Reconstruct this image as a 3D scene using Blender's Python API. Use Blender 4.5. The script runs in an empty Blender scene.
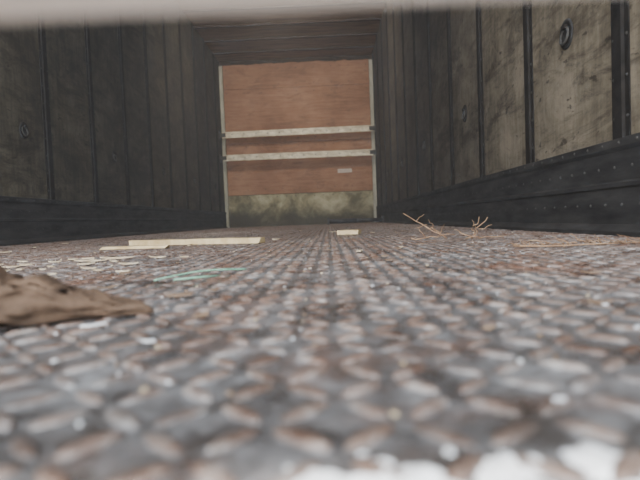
import bpy, bmesh, math, random
import numpy as np
from mathutils import Vector, Matrix, noise
random.seed(7); rng=np.random.default_rng(7)
XL,XR,YB,H=-1.62,0.75,7.84,2.58
Y0=-0.35
SC=bpy.context.scene
# ---------------------------------------------------------------- helpers
def new_obj(name,verts,faces,mat=None,smooth=False,parent=None):
    me=bpy.data.meshes.new(name); me.from_pydata([tuple(v) for v in verts],[],[tuple(f) for f in faces]); me.update()
    o=bpy.data.objects.new(name,me); SC.collection.objects.link(o)
    if mat: me.materials.append(mat)
    if smooth:
        me.polygons.foreach_set('use_smooth',[True]*len(me.polygons))
    if parent: o.parent=parent
    return o
def empty(name,loc=(0,0,0)):
    o=bpy.data.objects.new(name,None); SC.collection.objects.link(o); o.empty_display_size=0.1
    return o
class MB:
    def __init__(s): s.v=[];s.f=[]
    def add(s,v,f):
        n=len(s.v); s.v+= [tuple(a) for a in v]; s.f+=[tuple(i+n for i in q) for q in f]
    def box(s,x0,x1,y0,y1,z0,z1,M=None):
        v=[Vector((x,y,z)) for z in (z0,z1) for y in (y0,y1) for x in (x0,x1)]
        if M: v=[M@a for a in v]
        s.add(v,[(0,2,3,1),(4,5,7,6),(0,1,5,4),(2,6,7,3),(0,4,6,2),(1,3,7,5)])
    def dome(s,c,n,r,h,seg=8):
        n=Vector(n).normalized(); t=n.orthogonal().normalized(); b=n.cross(t); c=Vector(c)
        v=[c+(t*math.cos(a)+b*math.sin(a))*r for a in [2*math.pi*i/seg for i in range(seg)]]
        v+=[c+n*h*.8+(t*math.cos(a)+b*math.sin(a))*r*.6 for a in [2*math.pi*i/seg for i in range(seg)]]
        v.append(c+n*h)
        f=[(i,(i+1)%seg,seg+(i+1)%seg,seg+i) for i in range(seg)]+[(seg+i,seg+(i+1)%seg,2*seg) for i in range(seg)]
        s.add(v,f)
    def tube(s,pts,rs,seg=6):
        pts=[Vector(p) for p in pts]; n0=len(s.v); k=len(pts)
        for i,p in enumerate(pts):
            d=(pts[min(i+1,k-1)]-pts[max(i-1,0)]).normalized()
            t=d.cross(Vector((0.13,0.2,1))).normalized(); b=d.cross(t)
            for j in range(seg):
                a=2*math.pi*j/seg; s.v.append(tuple(p+(t*math.cos(a)+b*math.sin(a))*rs[i]))
        for i in range(k-1):
            for j in range(seg):
                s.f.append((n0+i*seg+j,n0+i*seg+(j+1)%seg,n0+(i+1)*seg+(j+1)%seg,n0+(i+1)*seg+j))
        s.f.append(tuple(n0+j for j in range(seg))[::-1]); s.f.append(tuple(n0+(k-1)*seg+j for j in range(seg)))
    def torus(s,c,n,R,r,seg=24,m=8):
        n=Vector(n).normalized(); t=n.orthogonal().normalized(); b=n.cross(t); c=Vector(c); n0=len(s.v)
        for i in range(seg):
            a=2*math.pi*i/seg; d=t*math.cos(a)+b*math.sin(a)
            for j in range(m):
                q=2*math.pi*j/m; s.v.append(tuple(c+d*(R+r*math.cos(q))+n*r*math.sin(q)))
        for i in range(seg):
            for j in range(m):
                s.f.append((n0+i*m+j,n0+((i+1)%seg)*m+j,n0+((i+1)%seg)*m+(j+1)%m,n0+i*m+(j+1)%m))
    def obj(s,name,mat,smooth=False,parent=None): return new_obj(name,s.v,s.f,mat,smooth,parent)
def bevel(o,w,seg=2):
    m=o.modifiers.new('bevel','BEVEL'); m.width=w; m.segments=seg; m.limit_method='ANGLE'
# ---------------------------------------------------------------- materials
class NT:
    def __init__(s,name):
        s.m=bpy.data.materials.new(name); s.m.use_nodes=True; s.t=s.m.node_tree; s.n=s.t.nodes; s.b=s.n['Principled BSDF']
        s.geo=s.n.new('ShaderNodeNewGeometry'); s.pos=s.geo.outputs['Position']
    def link(s,a,b): s.t.links.new(a,b)
    def mapped(s,scale):
        m=s.n.new('ShaderNodeMapping'); m.inputs['Scale'].default_value=scale; s.link(s.pos,m.inputs['Vector']); return m.outputs[0]
    def noise(s,scale,vec=None,detail=6,rough=.6,dist=0):
        n=s.n.new('ShaderNodeTexNoise'); n.inputs['Scale'].default_value=scale; n.inputs['Detail'].default_value=detail
        n.inputs['Roughness'].default_value=rough; n.inputs['Distortion'].default_value=dist
        s.link(vec or s.pos,n.inputs['Vector']); return n.outputs['Fac']
    def ramp(s,fac,stops):
        r=s.n.new('ShaderNodeValToRGB'); e=r.color_ramp.elements
        while len(e)<len(stops): e.new(.5)
        for el,(p,c) in zip(e,stops):
            el.position=p; el.color=(c,c,c,1) if not hasattr(c,'__len__') else (*c,1)
        s.link(fac,r.inputs[0]); return r.outputs[0]
    def mix(s,fac,a,b,mode='MIX'):
        m=s.n.new('ShaderNodeMix'); m.data_type='RGBA'; m.blend_type=mode
        for val,i in ((fac,0),(a,6),(b,7)):
            if hasattr(val,'is_linked') or hasattr(val,'links'): s.link(val,m.inputs[i])
            elif i==0: m.inputs[0].default_value=val
            else: m.inputs[i].default_value=(*val,1)
        return m.outputs[2]
    def math(s,op,a,b=0):
        m=s.n.new('ShaderNodeMath'); m.operation=op
        for v,i in ((a,0),(b,1)):
            if hasattr(v,'links'): s.link(v,m.inputs[i])
            else: m.inputs[i].default_value=v
        return m.outputs[0]
    def sep(s):
        x=s.n.new('ShaderNodeSeparateXYZ'); s.link(s.pos,x.inputs[0]); return x.outputs
    def bump(s,h,strength=.3,dist=.005):
        b=s.n.new('ShaderNodeBump'); b.inputs['Strength'].default_value=strength; b.inputs['Distance'].default_value=dist
        s.link(h,b.inputs['Height']); s.link(b.outputs[0],s.b.inputs['Normal'])
    def out(s,col,rough=.7,metal=0,spec=.4):
        if hasattr(col,'links'): s.link(col,s.b.inputs['Base Color'])
        else: s.b.inputs['Base Color'].default_value=(*col,1)
        if hasattr(rough,'links'): s.link(rough,s.b.inputs['Roughness'])
        else: s.b.inputs['Roughness'].default_value=rough
        s.b.inputs['Metallic'].default_value=metal; s.b.inputs['Specular IOR Level'].default_value=spec
        return s.m
def simple(name,c1,c2,scale=20,rough=.7,metal=0,stretch=(1,1,1),spec=.4,bump=.2):
    t=NT(name); f=t.noise(scale,t.mapped(stretch)); col=t.ramp(f,[(.3,c1),(.7,c2)]); t.bump(f,bump,.003)
    return t.out(col,rough,metal,spec)
def wall_mat(name,dark,mid,light):
    t=NT(name)
    big=t.noise(1.5,t.mapped((1,1,.8)),5,.6)
    grain=t.noise(7,t.mapped((1,5,.6)),8,.7,.4)
    blot=t.noise(4,t.mapped((1,1,1.6)),9,.75,.5)
    f=t.math('ADD',t.math('MULTIPLY',big,.40),t.math('ADD',t.math('MULTIPLY',grain,.22),t.math('MULTIPLY',blot,.38)))
    col=t.ramp(f,[(.41,dark),(.50,mid),(.60,light)])
    scuff=t.ramp(t.noise(3.4,t.mapped((1,.8,2.6)),9,.8,.6),[(.48,0),(.62,1)])
    col=t.mix(t.math('MULTIPLY',scuff,.72),col,(.03,.022,.016))
    spot=t.ramp(t.noise(15,t.mapped((1,1,2.4)),5,.6,.4),[(.62,0),(.68,1)])
    col=t.mix(t.math('MULTIPLY',spot,.75),col,(.026,.019,.015))
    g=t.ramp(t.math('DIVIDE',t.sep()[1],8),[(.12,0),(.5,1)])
    col=t.mix(t.math('MULTIPLY',g,.74),col,(.021,.019,.019))  # darker with depth: daylight falloff painted in along with grime
    t.bump(f,.3,.003); return t.out(col,.85,0,.15)
M_wl=wall_mat('plywood_lining_left',(.055,.047,.032),(.145,.126,.085),(.27,.235,.16))  # greenish tone, darkened in colour because less light falls on this side
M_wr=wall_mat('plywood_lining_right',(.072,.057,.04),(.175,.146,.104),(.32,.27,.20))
M_post=simple('steel_post',(.009,.008,.008),(.026,.023,.021),25,.85,0,spec=.1)
M_kick=simple('kick_plate_metal',(.014,.014,.015),(.05,.047,.046),9,.8,.0,(1,.6,3),spec=.10)
M_rivet=simple('rivet_metal',(.03,.029,.027),(.06,.057,.053),40,.75,.05)
M_alu=simple('aluminium_trim',(.24,.23,.17),(.50,.47,.37),12,.55,.2,(1,1,.4))
M_bar=simple('load_beam_metal',(.40,.33,.21),(.88,.80,.62),9,.5,.1,(1,1,2))
M_ceil=simple('roof_lining',(.12,.07,.042),(.27,.165,.105),5,.8,0,(.5,3,1),spec=.2)
M_bow=simple('roof_bow_steel',(.03,.019,.014),(.07,.046,.034),10,.8,0,spec=.2)
def back_mat():
    t=NT('bulkhead_plywood')
    g=t.noise(6,t.mapped((.45,1,5)),8,.65,.5); b=t.noise(1.8,None,5,.6)
    f=t.math('ADD',t.math('MULTIPLY',g,.4),t.math('MULTIPLY',b,.6))
    col=t.ramp(f,[(.36,(.205,.094,.048)),(.5,(.30,.150,.080)),(.64,(.39,.215,.125))])
    s=t.ramp(t.noise(3.5,t.mapped((1,1,2)),8,.75,1),[(.52,0),(.68,1)])
    col=t.mix(t.math('MULTIPLY',s,.5),col,(.10,.055,.036))
    t.bump(f,.3,.004); return t.out(col,.7,0,.25)
M_back=back_mat()
def scuff_mat():
    t=NT('scuff_plate_metal')
    f=t.noise(3.0,t.mapped((1,1,1.0)),9,.65,.3)
    col=t.ramp(f,[(.38,(.12,.105,.055)),(.5,(.28,.25,.14)),(.62,(.44,.40,.26))])
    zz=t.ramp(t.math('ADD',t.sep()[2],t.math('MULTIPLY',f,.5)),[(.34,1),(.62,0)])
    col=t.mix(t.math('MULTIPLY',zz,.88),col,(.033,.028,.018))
    t.bump(f,.15,.003); return t.out(col,.6,.05,.3)
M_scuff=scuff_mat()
def floor_mat():
    t=NT('diamond_plate_floor')
    z=t.sep()[2]
    lug=t.ramp(t.math('MULTIPLY',z,300),[(.10,0),(.36,1)])
    fine=t.noise(75,None,8,.78); med=t.noise(15,None,8,.75,.6)
    base=t.ramp(t.math('ADD',t.math('MULTIPLY',fine,.45),t.math('MULTIPLY',med,.55)),[(.41,(.045,.042,.042)),(.5,(.13,.128,.132)),(.60,(.29,.295,.31))])
    lugc=t.ramp(t.math('ADD',t.math('MULTIPLY',fine,.45),t.math('MULTIPLY',med,.55)),[(.41,(.11,.062,.045)),(.5,(.23,.155,.122)),(.60,(.43,.385,.35))])
    wear=t.ramp(t.noise(9,None,6,.7,.5),[(.38,.3),(.56,.95)])
    col=t.mix(t.math('MULTIPLY',lug,wear),base,lugc)
    rust=t.ramp(t.noise(5,None,8,.78,.8),[(.50,0),(.62,1)])
    col=t.mix(t.math('MULTIPLY',rust,.5),col,(.20,.095,.056))
    dirt=t.ramp(t.noise(20,None,9,.80,.6),[(.52,0),(.60,1)])
    dm=t.math('MULTIPLY',t.math('MULTIPLY',dirt,.8),t.math('SUBTRACT',1,t.math('MULTIPLY',lug,.5)))
    col=t.mix(dm,col,(.04,.031,.025))
    t.bump(fine,.6,.0018)
    return t.out(col,t.ramp(med,[(.38,.20),(.6,.5)]),.15,.8)
M_floor=floor_mat()
M_plank=simple('raw_pine',(.5,.36,.17),(.82,.68,.42),18,.6,0,(.4,3,1))
M_chunk=simple('weathered_wood',(.03,.020,.014),(.18,.118,.08),34,.85,0,(.8,1.6,1.6),.2,1)
M_twig=simple('twig_bark',(.16,.085,.05),(.42,.28,.17),40,.7)
M_green=simple('green_twine',(.10,.36,.24),(.38,.68,.5),40,.5)
M_chip=simple('wood_chip',(.32,.24,.15),(.70,.6,.44),50,.6)
M_leaf=simple('dead_leaf',(.12,.07,.045),(.32,.23,.16),50,.6)
M_white=simple('fleck_and_glint',(.65,.68,.72),(.9,.92,.94),50,.3)  # pale flakes, also white specks that imitate glints
M_glare=simple('glare_white',(.86,.9,.96),(.97,.98,1),80,.35)  # bright glare on the near floor, given as a white colour
M_rail=simple('rail_paint',(.74,.65,.56),(.82,.73,.64),6,.5)
M_black=simple('black_pipe',(.015,.015,.018),(.05,.05,.055),20,.5)
M_asph=simple('asphalt',(.12,.12,.12),(.25,.25,.25),30,.9)
M_label=simple('label_paper',(.5,.42,.36),(.62,.54,.46),30,.7)
M_fill_lamp=simple('fill_lamp_housing',(.5,.5,.5),(.6,.6,.6),30,.5)
# ---------------------------------------------------------------- floor with diamond lugs
def build_floor():
    V=[];F=[];n=0
    P=.0225
    def grid(y0,y1,seg,rings,pitch=P):
        nonlocal n
        nx=int((XR-XL)/pitch); ny=int((y1-y0)/pitch)
        ii,jj=np.meshgrid(np.arange(nx),np.arange(ny),indexing='ij'); ii=ii.ravel();jj=jj.ravel()
        j_off=int(round((y0-Y0)/pitch))
        cx=XL+pitch*(ii+.5)+rng.normal(0,.0004,ii.size); cy=Y0+pitch*(jj+j_off+.5)+rng.normal(0,.0004,ii.size)
        par=((ii+jj+j_off)%2); ang=np.where(par==0,math.radians(45),math.radians(-45))+rng.normal(0,.05,ii.size)
        sc=rng.uniform(.84,1.06,ii.size); hh=rng.uniform(.0016,.0029,ii.size)
        a=np.arange(seg)*2*math.pi/seg; tv=[]
        for (rs,rz) in rings:
            lx=np.cos(a)*.0130*rs; ly=np.sin(a)*.0045*rs
            X=cx[:,None]+sc[:,None]*(lx*np.cos(ang)[:,None]-ly*np.sin(ang)[:,None])
            Y=cy[:,None]+sc[:,None]*(lx*np.sin(ang)[:,None]+ly*np.cos(ang)[:,None])
            Z=np.broadcast_to((hh*rz)[:,None],X.shape)
            tv.append(np.stack([X,Y,Z],-1))
        tv=np.concatenate(tv,1); k=tv.shape[1]
        V.append(tv.reshape(-1,3))
        loc=[]
        for r in range(len(rings)-1):
            for j in range(seg): loc.append((r*seg+j,r*seg+(j+1)%seg,(r+1)*seg+(j+1)%seg,(r+1)*seg+j))
        L=np.array(loc); base=(np.arange(ii.size)*k+n)[:,None,None]
        F.extend((base+L[None]).reshape(-1,4).tolist())
        top=np.array([(len(rings)-1)*seg+j for j in range(seg)])
        F.extend((base[:,:,0]+top[None]).tolist())
        n+=ii.size*k
    grid(Y0,Y0+P*100,12,[(1,-.1),(.88,.5),(.66,.88),(.3,1)])
    grid(Y0+P*100,YB,6,[(1,-.1),(.55,1)])
    V=np.concatenate(V).tolist()
    b=len(V); V+=[(XL-.05,Y0,0),(XR+.05,Y0,0),(XR+.05,YB+.05,0),(XL-.05,YB+.05,0),(XL-.05,Y0,-.06),(XR+.05,Y0,-.06),(XR+.05,YB+.05,-.06),(XL-.05,YB+.05,-.06)]
    F.extend([(b,b+1,b+2,b+3),(b+7,b+6,b+5,b+4),(b,b+4,b+5,b+1),(b+1,b+5,b+6,b+2),(b+2,b+6,b+7,b+3),(b+3,b+7,b+4,b)])
    return new_obj('floor',V,F,M_floor,True)
fl=build_floor()
for p in fl.data.polygons[-6:]: p.use_smooth=False
# ---------------------------------------------------------------- shell
def shell(name,b,mat):
    m=MB(); m.box(*b); return m.obj(name,mat)
shell('wall_left',(XL-.05,XL,Y0,YB+.05,0,H),M_wl)
shell('wall_right',(XR,XR+.05,Y0,YB+.05,0,H),M_wr)
shell('wall_back',(XL,XR,YB,YB+.05,0,H),M_bow)
shell('ceiling',(XL-.05,XR+.05,Y0,YB+.05,H,H+.05),M_ceil)
# bulkhead lining: plywood sheets with a torn top edge
bl=empty('bulkhead_lining')
zs=[.50,1.30,2.14,2.52]
for k in range(3):
    m=MB(); z0,z1=zs[k]+.003,zs[k+1]-.003
    N=48; v=[];f=[]
    for i in range(N+1):
        x=XL+.055+(XR-XL-.11)*i/N
        zt=z1 + (0.03*noise.noise((x*3,0,1))+.02*noise.noise((x*14,2,0)) if k==2 else 0)
        off=.006*noise.noise((x*1.2,k*3,0))
        for (yy,zz) in ((YB-.02+off,z0),(YB-.02+off,zt),(YB,zt),(YB,z0)): v.append((x,yy,zz))
    for i in range(N):
        for j in range(4): f.append((i*4+j,i*4+(j+1)%4,(i+1)*4+(j+1)%4,(i+1)*4+j))
    f+=[(3,2,1,0),(N*4,N*4+1,N*4+2,N*4+3)]
    new_obj('plywood_sheet_%d'%(k+1),v,f,M_back,False,bl)
m=MB()
for x in np.linspace(XL+.1,XR-.1,9):
    for z in (.58,1.25,1.36,2.08,2.2,2.44): m.dome((x,YB-.024,z),(0,-1,0),.007,.004)
m.obj('screws',M_rivet,True,bl)
# scuff plate on bulkhead
sp=empty('scuff_plate')
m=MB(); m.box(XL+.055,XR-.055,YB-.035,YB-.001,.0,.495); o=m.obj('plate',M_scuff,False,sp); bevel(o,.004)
m=MB()
for x in np.linspace(XL+.1,XR-.1,16):
    for z in (.05,.46): m.dome((x,YB-.035,z),(0,-1,0),.008,.005)
m.obj('rivets',M_rivet,True,sp)
# corner trims
for nm,x0,x1 in (('trim_1',XL,XL+.05),('trim_2',XR-.05,XR)):
    m=MB(); m.box(x0,x1,YB-.05,YB,0,2.5); 
    xx=x1 if x0==XL else x0
    m.box(xx-.004,xx+.004,YB-.065,YB-.05,0,2.5)
    m.obj(nm,M_alu)
m=MB(); m.box(XL,XR,YB-.02,YB,2.545,H); m.box(XL,XR,YB-.03,YB-.018,2.54,2.55); m.obj('trim_3',M_bow)
# load beams across the box
def load_beam(z,tilt):
    e=empty('load_beam'); m=MB(); y=YB-.22
    x0,x1=XL+.05,XR-.05
    prof=[(-.00,-.045),(-.035,-.045),(-.035,-.028),(-.028,-.02),(-.028,.02),(-.035,.028),(-.035,.045),(0,.045)]
    v=[];
    for x in (x0,x1):
        for (py,pz) in prof: v.append((x,y+py,z+pz+(tilt if x==x1 else 0)))
    k=len(prof); f=[(i,i+1,k+i+1,k+i) for i in range(k-1)]+[(k-1,0,k,2*k-1),tuple(range(k))[::-1],tuple(range(k,2*k))]
    m.add(v,f); m.obj('beam',M_bar,False,e)
    m=MB()
    for (x,s,t) in ((XL,1,0),(XR,-1,tilt)):
        a,b=sorted((x+s*.003,x+s*.10)); m.box(a,b,y-.045,y+.005,z-.03+t,z+.03+t)
        a,b=sorted((x,x+s*.012)); m.box(a,b,y-.08,y+.05,z-.06+t,z+.06+t)
    o=m.obj('end_brackets',M_rivet,False,e); bevel(o,.003)
    m=MB()
    for x in np.linspace(x0+.15,x1-.15,12): m.torus((x,y-.029,z+tilt*.5),(0,-1,0),.008,.0025,12,5)
    m.obj('slots',M_black,True,e)
load_beam(1.405,.015); load_beam(1.06,.0)
m=MB(); m.box(.16,.38,YB-.031,YB-.026,.79,.85); m.box(.17,.37,YB-.033,YB-.031,.815,.822); m.obj('paper_label',M_label)
# wall posts, kick plates
def post_run(name,xw,s,ys):
    e=empty(name)
    m=MB(); r=MB()
    for y in ys:
        prof=[(-.038,0),(-.038,.003),(-.02,.003),(-.016,.010),(.016,.010),(.02,.003),(.038,.003),(.038,0)]
        v=[(xw+s*d,y+a,z) for z in (.245,H-.001) for a,d in prof]; k=8
        m.add(v,[(i,i+1,k+i+1,k+i) for i in range(k-1)]+[tuple(range(k)),tuple(range(k,2*k))])
        z=.3
        while z<H-.05:
            r.dome((xw+s*.003,y-.029,z),(s,0,0),.005,.003,6); r.dome((xw+s*.003,y+.029,z),(s,0,0),.005,.003,6)
            z+=.10
    m.obj('posts',M_post,False,e); r.obj('rivets',M_rivet,True,e)
ysR=[1.29+.575*k for k in range(-2,12) if 1.29+.575*k<YB-.1]
ysL=[2.90+.565*k for k in range(-5,9) if 2.90+.565*k<YB-.1]
post_run('wall_posts',XR,-1,ysR); post_run('wall_posts',XL,1,ysL)
def kick(name,xw,s):
    e=empty(name); m=MB()
    prof=[(0,.25),(.018,.245),(.018,.225),(.012,.215),(.012,.14),(.017,.135),(.017,.125),(.012,.12),(.012,.03),(.03,.012),(.03,-.0),(0,0)]
    v=[(xw+s*d,y,z) for y in (Y0,YB-.051) for d,z in prof]; k=len(prof)
    m.add(v,[(i,i+1,k+i+1,k+i) for i in range(k-1)]+[tuple(range(k)),tuple(range(k,2*k))])
    m.obj('plate',M_kick,False,e); r=MB(); y=Y0+.05
    while y<YB-.1:
        for z in (.235,.175,.08): r.dome((xw+s*(.018 if z>.2 else .012),y+(.03 if z==.175 else 0),z),(s,0,0),.0045,.003,7)
        y+=.075
    r.obj('rivets',M_rivet,True,e)
kick('baseboard_left',XL,1); kick('baseboard_right',XR,-1)
# lashing rings
def lashing(xw,s,y,z=.61):
    e=empty('lashing_ring'); m=MB()
    c=Vector((xw+s*.001,y,z)); N=24; n=Vector((s,0,0))
    rad=[(.046,0),(.044,.004),(.036,.005),(.032,.002),(.0,.0015)]
    v=[];f=[]
    for r,h in rad[:-1]:
        for i in range(N):
            a=2*math.pi*i/N; v.append(c+n*h+Vector((0,math.cos(a)*r*.9,math.sin(a)*r)))
    v.append(c+n*.0015)
    for q in range(3):
        for i in range(N): f.append((q*N+i,q*N+(i+1)%N,(q+1)*N+(i+1)%N,(q+1)*N+i))
    for i in range(N): f.append((3*N+i,3*N+(i+1)%N,4*N))
    m.add(v,f); m.obj('cup',M_kick,True,e)
    m=MB(); m.torus(c+n*.008+Vector((0,0,-.006)),(s,0,0.15),.024,.004); m.obj('ring',M_rivet,True,e)
    m=MB(); m.box(-.006,.006,-.010,.010,-.006,.006,Matrix.Translation(c+n*.008+Vector((0,0,.02)))); m.obj('clasp',M_post,False,e)
for k in range(6):
    y=1.57+1.15*k
    if y<YB-.3: lashing(XR,-1,y)
    y=1.51+1.13*k+.03
    if y<YB-.3: lashing(XL,1,y)
# roof bows
rb=empty('roof_bows')
for i,y in enumerate([YB-.42-.5*k for k in range(15)]):
    m=MB(); m.box(XL+.001,XR-.001,y-.02,y+.02,H-.02,H-.0005); o=m.obj('bow_%d'%(i+1),M_bow,False,rb); bevel(o,.005)
# ---------------------------------------------------------------- things on the floor
TOP=.0029
def plank(name,p0,p1,w,t,mat,splint=.06):
    p0,p1=Vector(p0),Vector(p1); d=p1-p0; L=d.length; d.normalize(); side=Vector((-d.y,d.x,0)); N=26; v=[];f=[]
    for i in range(N+1):
        u=i/N; ww=w*(1+.06*noise.noise((u*4,w*50,0)))
        for j,(a,b) in enumerate(((-.5,0),(.5,0),(.5,1),(-.5,1))):
            uu=u*L
            if i==0: uu-=splint*abs(noise.noise((j*2.3,1,w*90)))
            if i==N: uu+=splint*.3*noise.noise((j*3.1,5,0))
            q=p0+d*uu+side*a*ww; v.append((q.x,q.y,TOP+p0.z+(p1.z-p0.z)*u+b*t*(1+.1*noise.noise((u*6,j,0)))))
    for i in range(N):
        for j in range(4): f.append((i*4+j,(i+1)*4+j,(i+1)*4+(j+1)%4,i*4+(j+1)%4))
    f+=[(0,1,2,3),(N*4+3,N*4+2,N*4+1,N*4)]
    return new_obj(name,v,f,mat)
plank('wood_plank',(-.72,1.82,0),(-.222,1.62,0),.045,.018,M_plank)
plank('wood_lath',(-.70,1.56,0),(-.50,1.52,0),.03,.008,M_plank,.08)
plank('wood_block',(.045,2.20,0),(.13,2.18,0),.09,.018,M_plank,.02)
# fallen load bar (dark pipe with end feet)
lb=empty('cargo_bar'); m=MB()
m.tube([(.0,6.45,.045),(.35,6.45,.045)],[.030,.030],14); m.tube([(.33,6.45,.045),(.68,6.45,.045)],[.024,.024],14)
m.obj('tube',M_black,True,lb)
m=MB(); m.box(-.025,.0,6.40,6.50,.003,.095); m.box(.68,.705,6.40,6.50,.003,.095); o=m.obj('feet',M_black,False,lb); bevel(o,.004)
# weathered chunk of timber
def chunk():
    N,Sg=70,32; v=[];f=[]
    a0=Vector((-.42,.325,.0)); a1=Vector((-.140,.385,.0))
    for i in range(N+1):
        u=i/N; c=a0.lerp(a1,u); hh=.078*(1-u)**.75*(1-.1*u)+.004; ww=.034*(1-u**2)**.8+.002
        hh*=1+.25*noise.noise((u*6,3,0)); c.y+=.010*noise.noise((u*5,8,0))
        for j in range(Sg):
            t=2*math.pi*j/Sg
            dy=math.cos(t)*ww; dz=(math.sin(t)*.5+.5)**.85*hh
            ct,st=math.cos(t),math.sin(t)
            nn=noise.noise((u*12,ct*1.8,st*1.8))*.010+noise.noise((u*30,ct*4,st*4))*.006-abs(noise.noise((u*8,ct*5,st*5)))*.009
            v.append((c.x,c.y+dy+nn*min(1,ww/.02),max(0.0025,dz+nn*(dz/.04)+.002)))
    for i in range(N):
        for j in range(Sg): f.append((i*Sg+j,(i+1)*Sg+j,(i+1)*Sg+(j+1)%Sg,i*Sg+(j+1)%Sg))
    f+=[tuple(range(Sg)),tuple(N*Sg+j for j in range(Sg))[::-1]]
    return new_obj('broken_timber',v,f,M_chunk,True)
chunk()
# twigs
def twig(name,trunk,branches,r,mat=M_twig):
    m=MB()
    def poly(p0,p1,r0,r1,wob,k=7):
        p0,p1=Vector(p0),Vector(p1); pts=[];rs=[]
        for i in range(k+1):
            u=i/k; q=p0.lerp(p1,u)+Vector((noise.noise((u*3,p0.x*40,1)),noise.noise((u*3,p0.x*40,5)),noise.noise((u*3,p1.x*50,9))))*wob*math.sin(math.pi*u)
            q.z=max(q.z,.004); pts.append(q); rs.append(r0*(1-u)+r1*u)
        m.tube(pts,rs,6)
    for a,b in trunk: poly(a,b,r,r*.45,.02)
    for a,b in branches: poly(a,b,r*.6,r*.25,.008)
    return m.obj(name,mat,True)
twig('dry_twig',[((.33,1.42,.005),(.215,1.46,.080)),((.29,1.44,.035),(.33,1.44,.004)),((.23,1.42,.008),(.36,1.44,.012))],
     [((.28,1.44,.045),(.25,1.46,.035)),((.30,1.43,.026),(.28,1.42,.060)),((.25,1.45,.054),(.27,1.43,.075)),((.27,1.42,.01),(.25,1.43,.04)),((.31,1.43,.01),(.325,1.42,.045))],.0023)
twig('dry_twig',[((.375,1.33,.006),(.402,1.35,.062)),((.375,1.33,.006),(.415,1.32,.060)),((.375,1.33,.006),(.34,1.36,.03)),((.36,1.33,.006),(.46,1.31,.01))],
     [((.39,1.34,.028),(.385,1.36,.055)),((.395,1.33,.03),(.43,1.33,.040))],.0021)
br=[]
for i in range(44):
    u=i/43; x=.36+.34*u; y=.96+.02*math.sin(u*6); s=1 if i%2 else -1
    br.append(((x,y,.006),(x-.022,y+s*.022,.006+.018*random.random())))
twig('pine_twig',[((.35,.96,.006),(.71,.95,.008))],br,.0019)
# green twine
m=MB(); pts=[];rs=[]
for i in range(30):
    u=i/29; pts.append((-.215+.095*u,.60+.11*u+.008*math.sin(u*5),.0045+.004*math.sin(u*3.1)));rs.append(.0011)
m.tube(pts,rs,6)
m.tube([(-.19,.595,.005),(-.165,.60,.006),(-.14,.625,.005)],[.001,.0012,.0008],6)
m.obj('green_twine',M_green,True)
# chips & flakes, all one litter object
V=[];F=[];MI=[]
def flake(mi,x,y,L,W,ang,t=.0012,z=TOP,tilt=.0,curl=.15):
    N=7; ring=[]
    for i in range(N):
        a=2*math.pi*i/N+random.uniform(-.3,.3); r=random.uniform(.6,1.15); ring.append((math.cos(a)*L*.5*r,math.sin(a)*W*.5*r))
    c,s=math.cos(ang),math.sin(ang); n=len(V)
    for h in (0,t):
        for (a,b) in ring: V.append((x+a*c-b*s,y+a*s+b*c,z+h+curl*(a*a)/max(L,.001)*.8+(tilt*(a+L/2))))
    f=[tuple(range(N))[::-1],tuple(range(N,2*N))]+[(i,(i+1)%N,N+(i+1)%N,N+i) for i in range(N)]
    for q in f: F.append(tuple(n+k for k in q)); MI.append(mi)
U=random.uniform
for i in range(36): flake(0,U(-.70,-.30),U(.70,1.1),U(.015,.055),U(.006,.018),U(-.5,.5),.002,curl=.3)
for i in range(26): flake(0,U(-1.3,.6),U(1.0,3.5),U(.01,.05),U(.006,.02),U(0,3),.002)
for x,y,L in ((-.097,.36,.016),(-.143,.47,.032),(-.12,.50,.02),(-.25,.55,.03),(.19,.36,.02),(.09,.29,.012),(-.3,.72,.03)): flake(1,x,y,L,L*.6,U(0,3),.001,curl=.5)
for i in range(130): 
    L=U(.006,.022); flake(1,U(-1.4,.6),U(.4,3.2),L,L*.6,U(0,3),.001,curl=.4)
for x,y,L,W in ((-.165,.337,.018,.003),(-.108,.285,.012,.003),(-.143,.25,.003,.003),(-.088,.167,.002,.002),(.083,.223,.003,.003),(.079,.176,.005,.002),(.17,.28,.005,.003),(.19,.35,.005,.003),(.04,.49,.004,.003)):  # whitish flakes, with small white flecks placed as painted glints
    flake(2,x,y,L,W,U(-.4,.4),.0010,tilt=.05)
for i in range(200):
    L=U(.001,.003); flake(2,U(-.8,.6),U(.25,1.6)**1.2,L,L*.7,U(0,3),.0008,tilt=.1)
for i in range(700):
    L=U(.001,.006); flake(random.choice((0,1,1,1)),U(-.9,.7),U(.12,2.2),L,L*.7,U(0,3),U(.0005,.002),z=random.choice((0,.001,.002)))
o=new_obj('floor_debris',V,F); 
for mm in (M_chip,M_leaf,M_white): o.data.materials.append(mm)
o.data.polygons.foreach_set('material_index',MI)
# white patch over the lugs near the sill, standing in for sunlit glare
def add_glare():
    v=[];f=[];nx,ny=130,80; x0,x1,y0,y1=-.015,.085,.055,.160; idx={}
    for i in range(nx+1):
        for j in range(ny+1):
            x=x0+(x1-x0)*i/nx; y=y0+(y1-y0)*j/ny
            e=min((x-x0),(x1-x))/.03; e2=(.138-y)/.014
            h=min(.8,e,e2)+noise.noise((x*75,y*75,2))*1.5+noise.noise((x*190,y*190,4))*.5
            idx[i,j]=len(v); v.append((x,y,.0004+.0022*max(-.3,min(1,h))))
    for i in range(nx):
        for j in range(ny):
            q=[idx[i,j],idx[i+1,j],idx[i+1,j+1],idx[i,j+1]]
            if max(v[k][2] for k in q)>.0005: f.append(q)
    return new_obj('glare_patch',v,f,M_glare,True)
add_glare()
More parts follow.
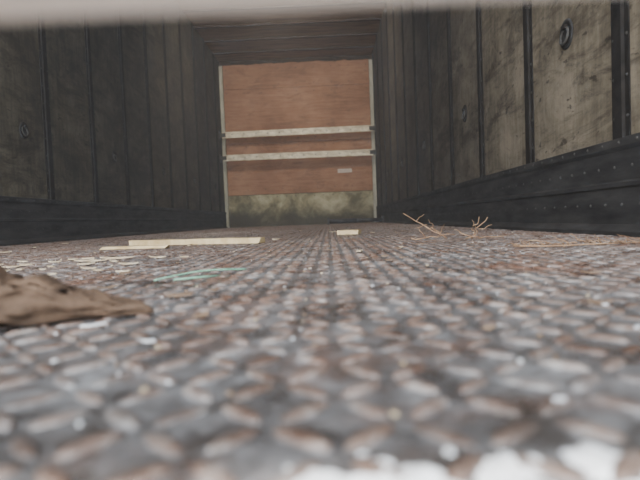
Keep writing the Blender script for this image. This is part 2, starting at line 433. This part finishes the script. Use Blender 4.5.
# ---------------------------------------------------------------- low rail across the doorway
rl=empty('door_rail'); m=MB(); m.box(XL+.003,XR-.003,.062,.078,.1015,.150); o=m.obj('rail',M_rail,False,rl); bevel(o,.004,3)
m=MB()
for x in (XL,XR-.012): m.box(x,x+.012,.045,.095,.08,.17)
m.obj('end_plates',M_rivet,False,rl)
# outside ground
m=MB(); m.box(-12,12,-14,14,-1.3,-1.2); m.obj('ground',M_asph)
# haze volume added inside the box to imitate lens veil
t=bpy.data.materials.new('veil_haze'); t.use_nodes=True; nt=t.node_tree; nt.nodes.remove(nt.nodes['Principled BSDF'])
vs=nt.nodes.new('ShaderNodeVolumeScatter'); vs.inputs['Color'].default_value=(.97,.98,1,1); vs.inputs['Density'].default_value=.010; vs.inputs['Anisotropy'].default_value=-.1
nt.links.new(vs.outputs[0],nt.nodes['Material Output'].inputs['Volume'])
m=MB(); m.box(XL-.01,XR+.01,-.3,YB+.01,-.01,H+.01); m.obj('veil_haze',t)
# ---------------------------------------------------------------- light
w=bpy.data.worlds.new('World'); SC.world=w; w.use_nodes=True
bg=w.node_tree.nodes['Background']; bg.inputs[0].default_value=(.55,.76,1,1); bg.inputs[1].default_value=3.0
def area(name,loc,rot,sx,sy,pw,col):
    l=bpy.data.lights.new(name,'AREA'); l.shape='RECTANGLE'; l.size=sx; l.size_y=sy; l.energy=pw; l.color=col
    o=bpy.data.objects.new(name,l); SC.collection.objects.link(o); o.location=loc; o.rotation_euler=rot; return o
area('doorway_daylight',(-.45,-1.4,1.5),(math.radians(84),0,0),2.6,2.4,240,(1,.94,.86))
e=empty('added_fill_lamp'); m=MB(); m.box(-.75,-.15,5.0,5.3,H-.06,H-.031); o=m.obj('added_fill_housing',M_fill_lamp,False,e); bevel(o,.01)  # unseen ceiling lamp and housing, added to brighten the end wall
area('added_fill_light',(-.45,5.15,H-.075),(math.radians(38),0,0),.5,.25,55,(1,.91,.79))
sl=bpy.data.lights.new('sun','SUN'); sl.energy=5; sl.angle=.009; sl.color=(1,.97,.92)
so=bpy.data.objects.new('sun',sl); SC.collection.objects.link(so)
edge=.137; dy=edge-Y0; so.rotation_euler=Vector((0,-dy,H)).to_track_quat('Z','Y').to_euler()
# ---------------------------------------------------------------- camera
cd=bpy.data.cameras.new('camera'); cam=bpy.data.objects.new('camera',cd); SC.collection.objects.link(cam); SC.camera=cam
cd.lens=28.1; cd.sensor_width=36; cd.clip_start=.005
cam.matrix_world=Matrix.Translation((0,0,.07))@Matrix.Rotation(math.radians(1.15),4,'Z')@Matrix.Rotation(math.radians(90-2.3),4,'X')@Matrix.Rotation(math.radians(-2.2),4,'Z')
cd.dof.use_dof=True; cd.dof.focus_distance=1.5; cd.dof.aperture_fstop=6.3
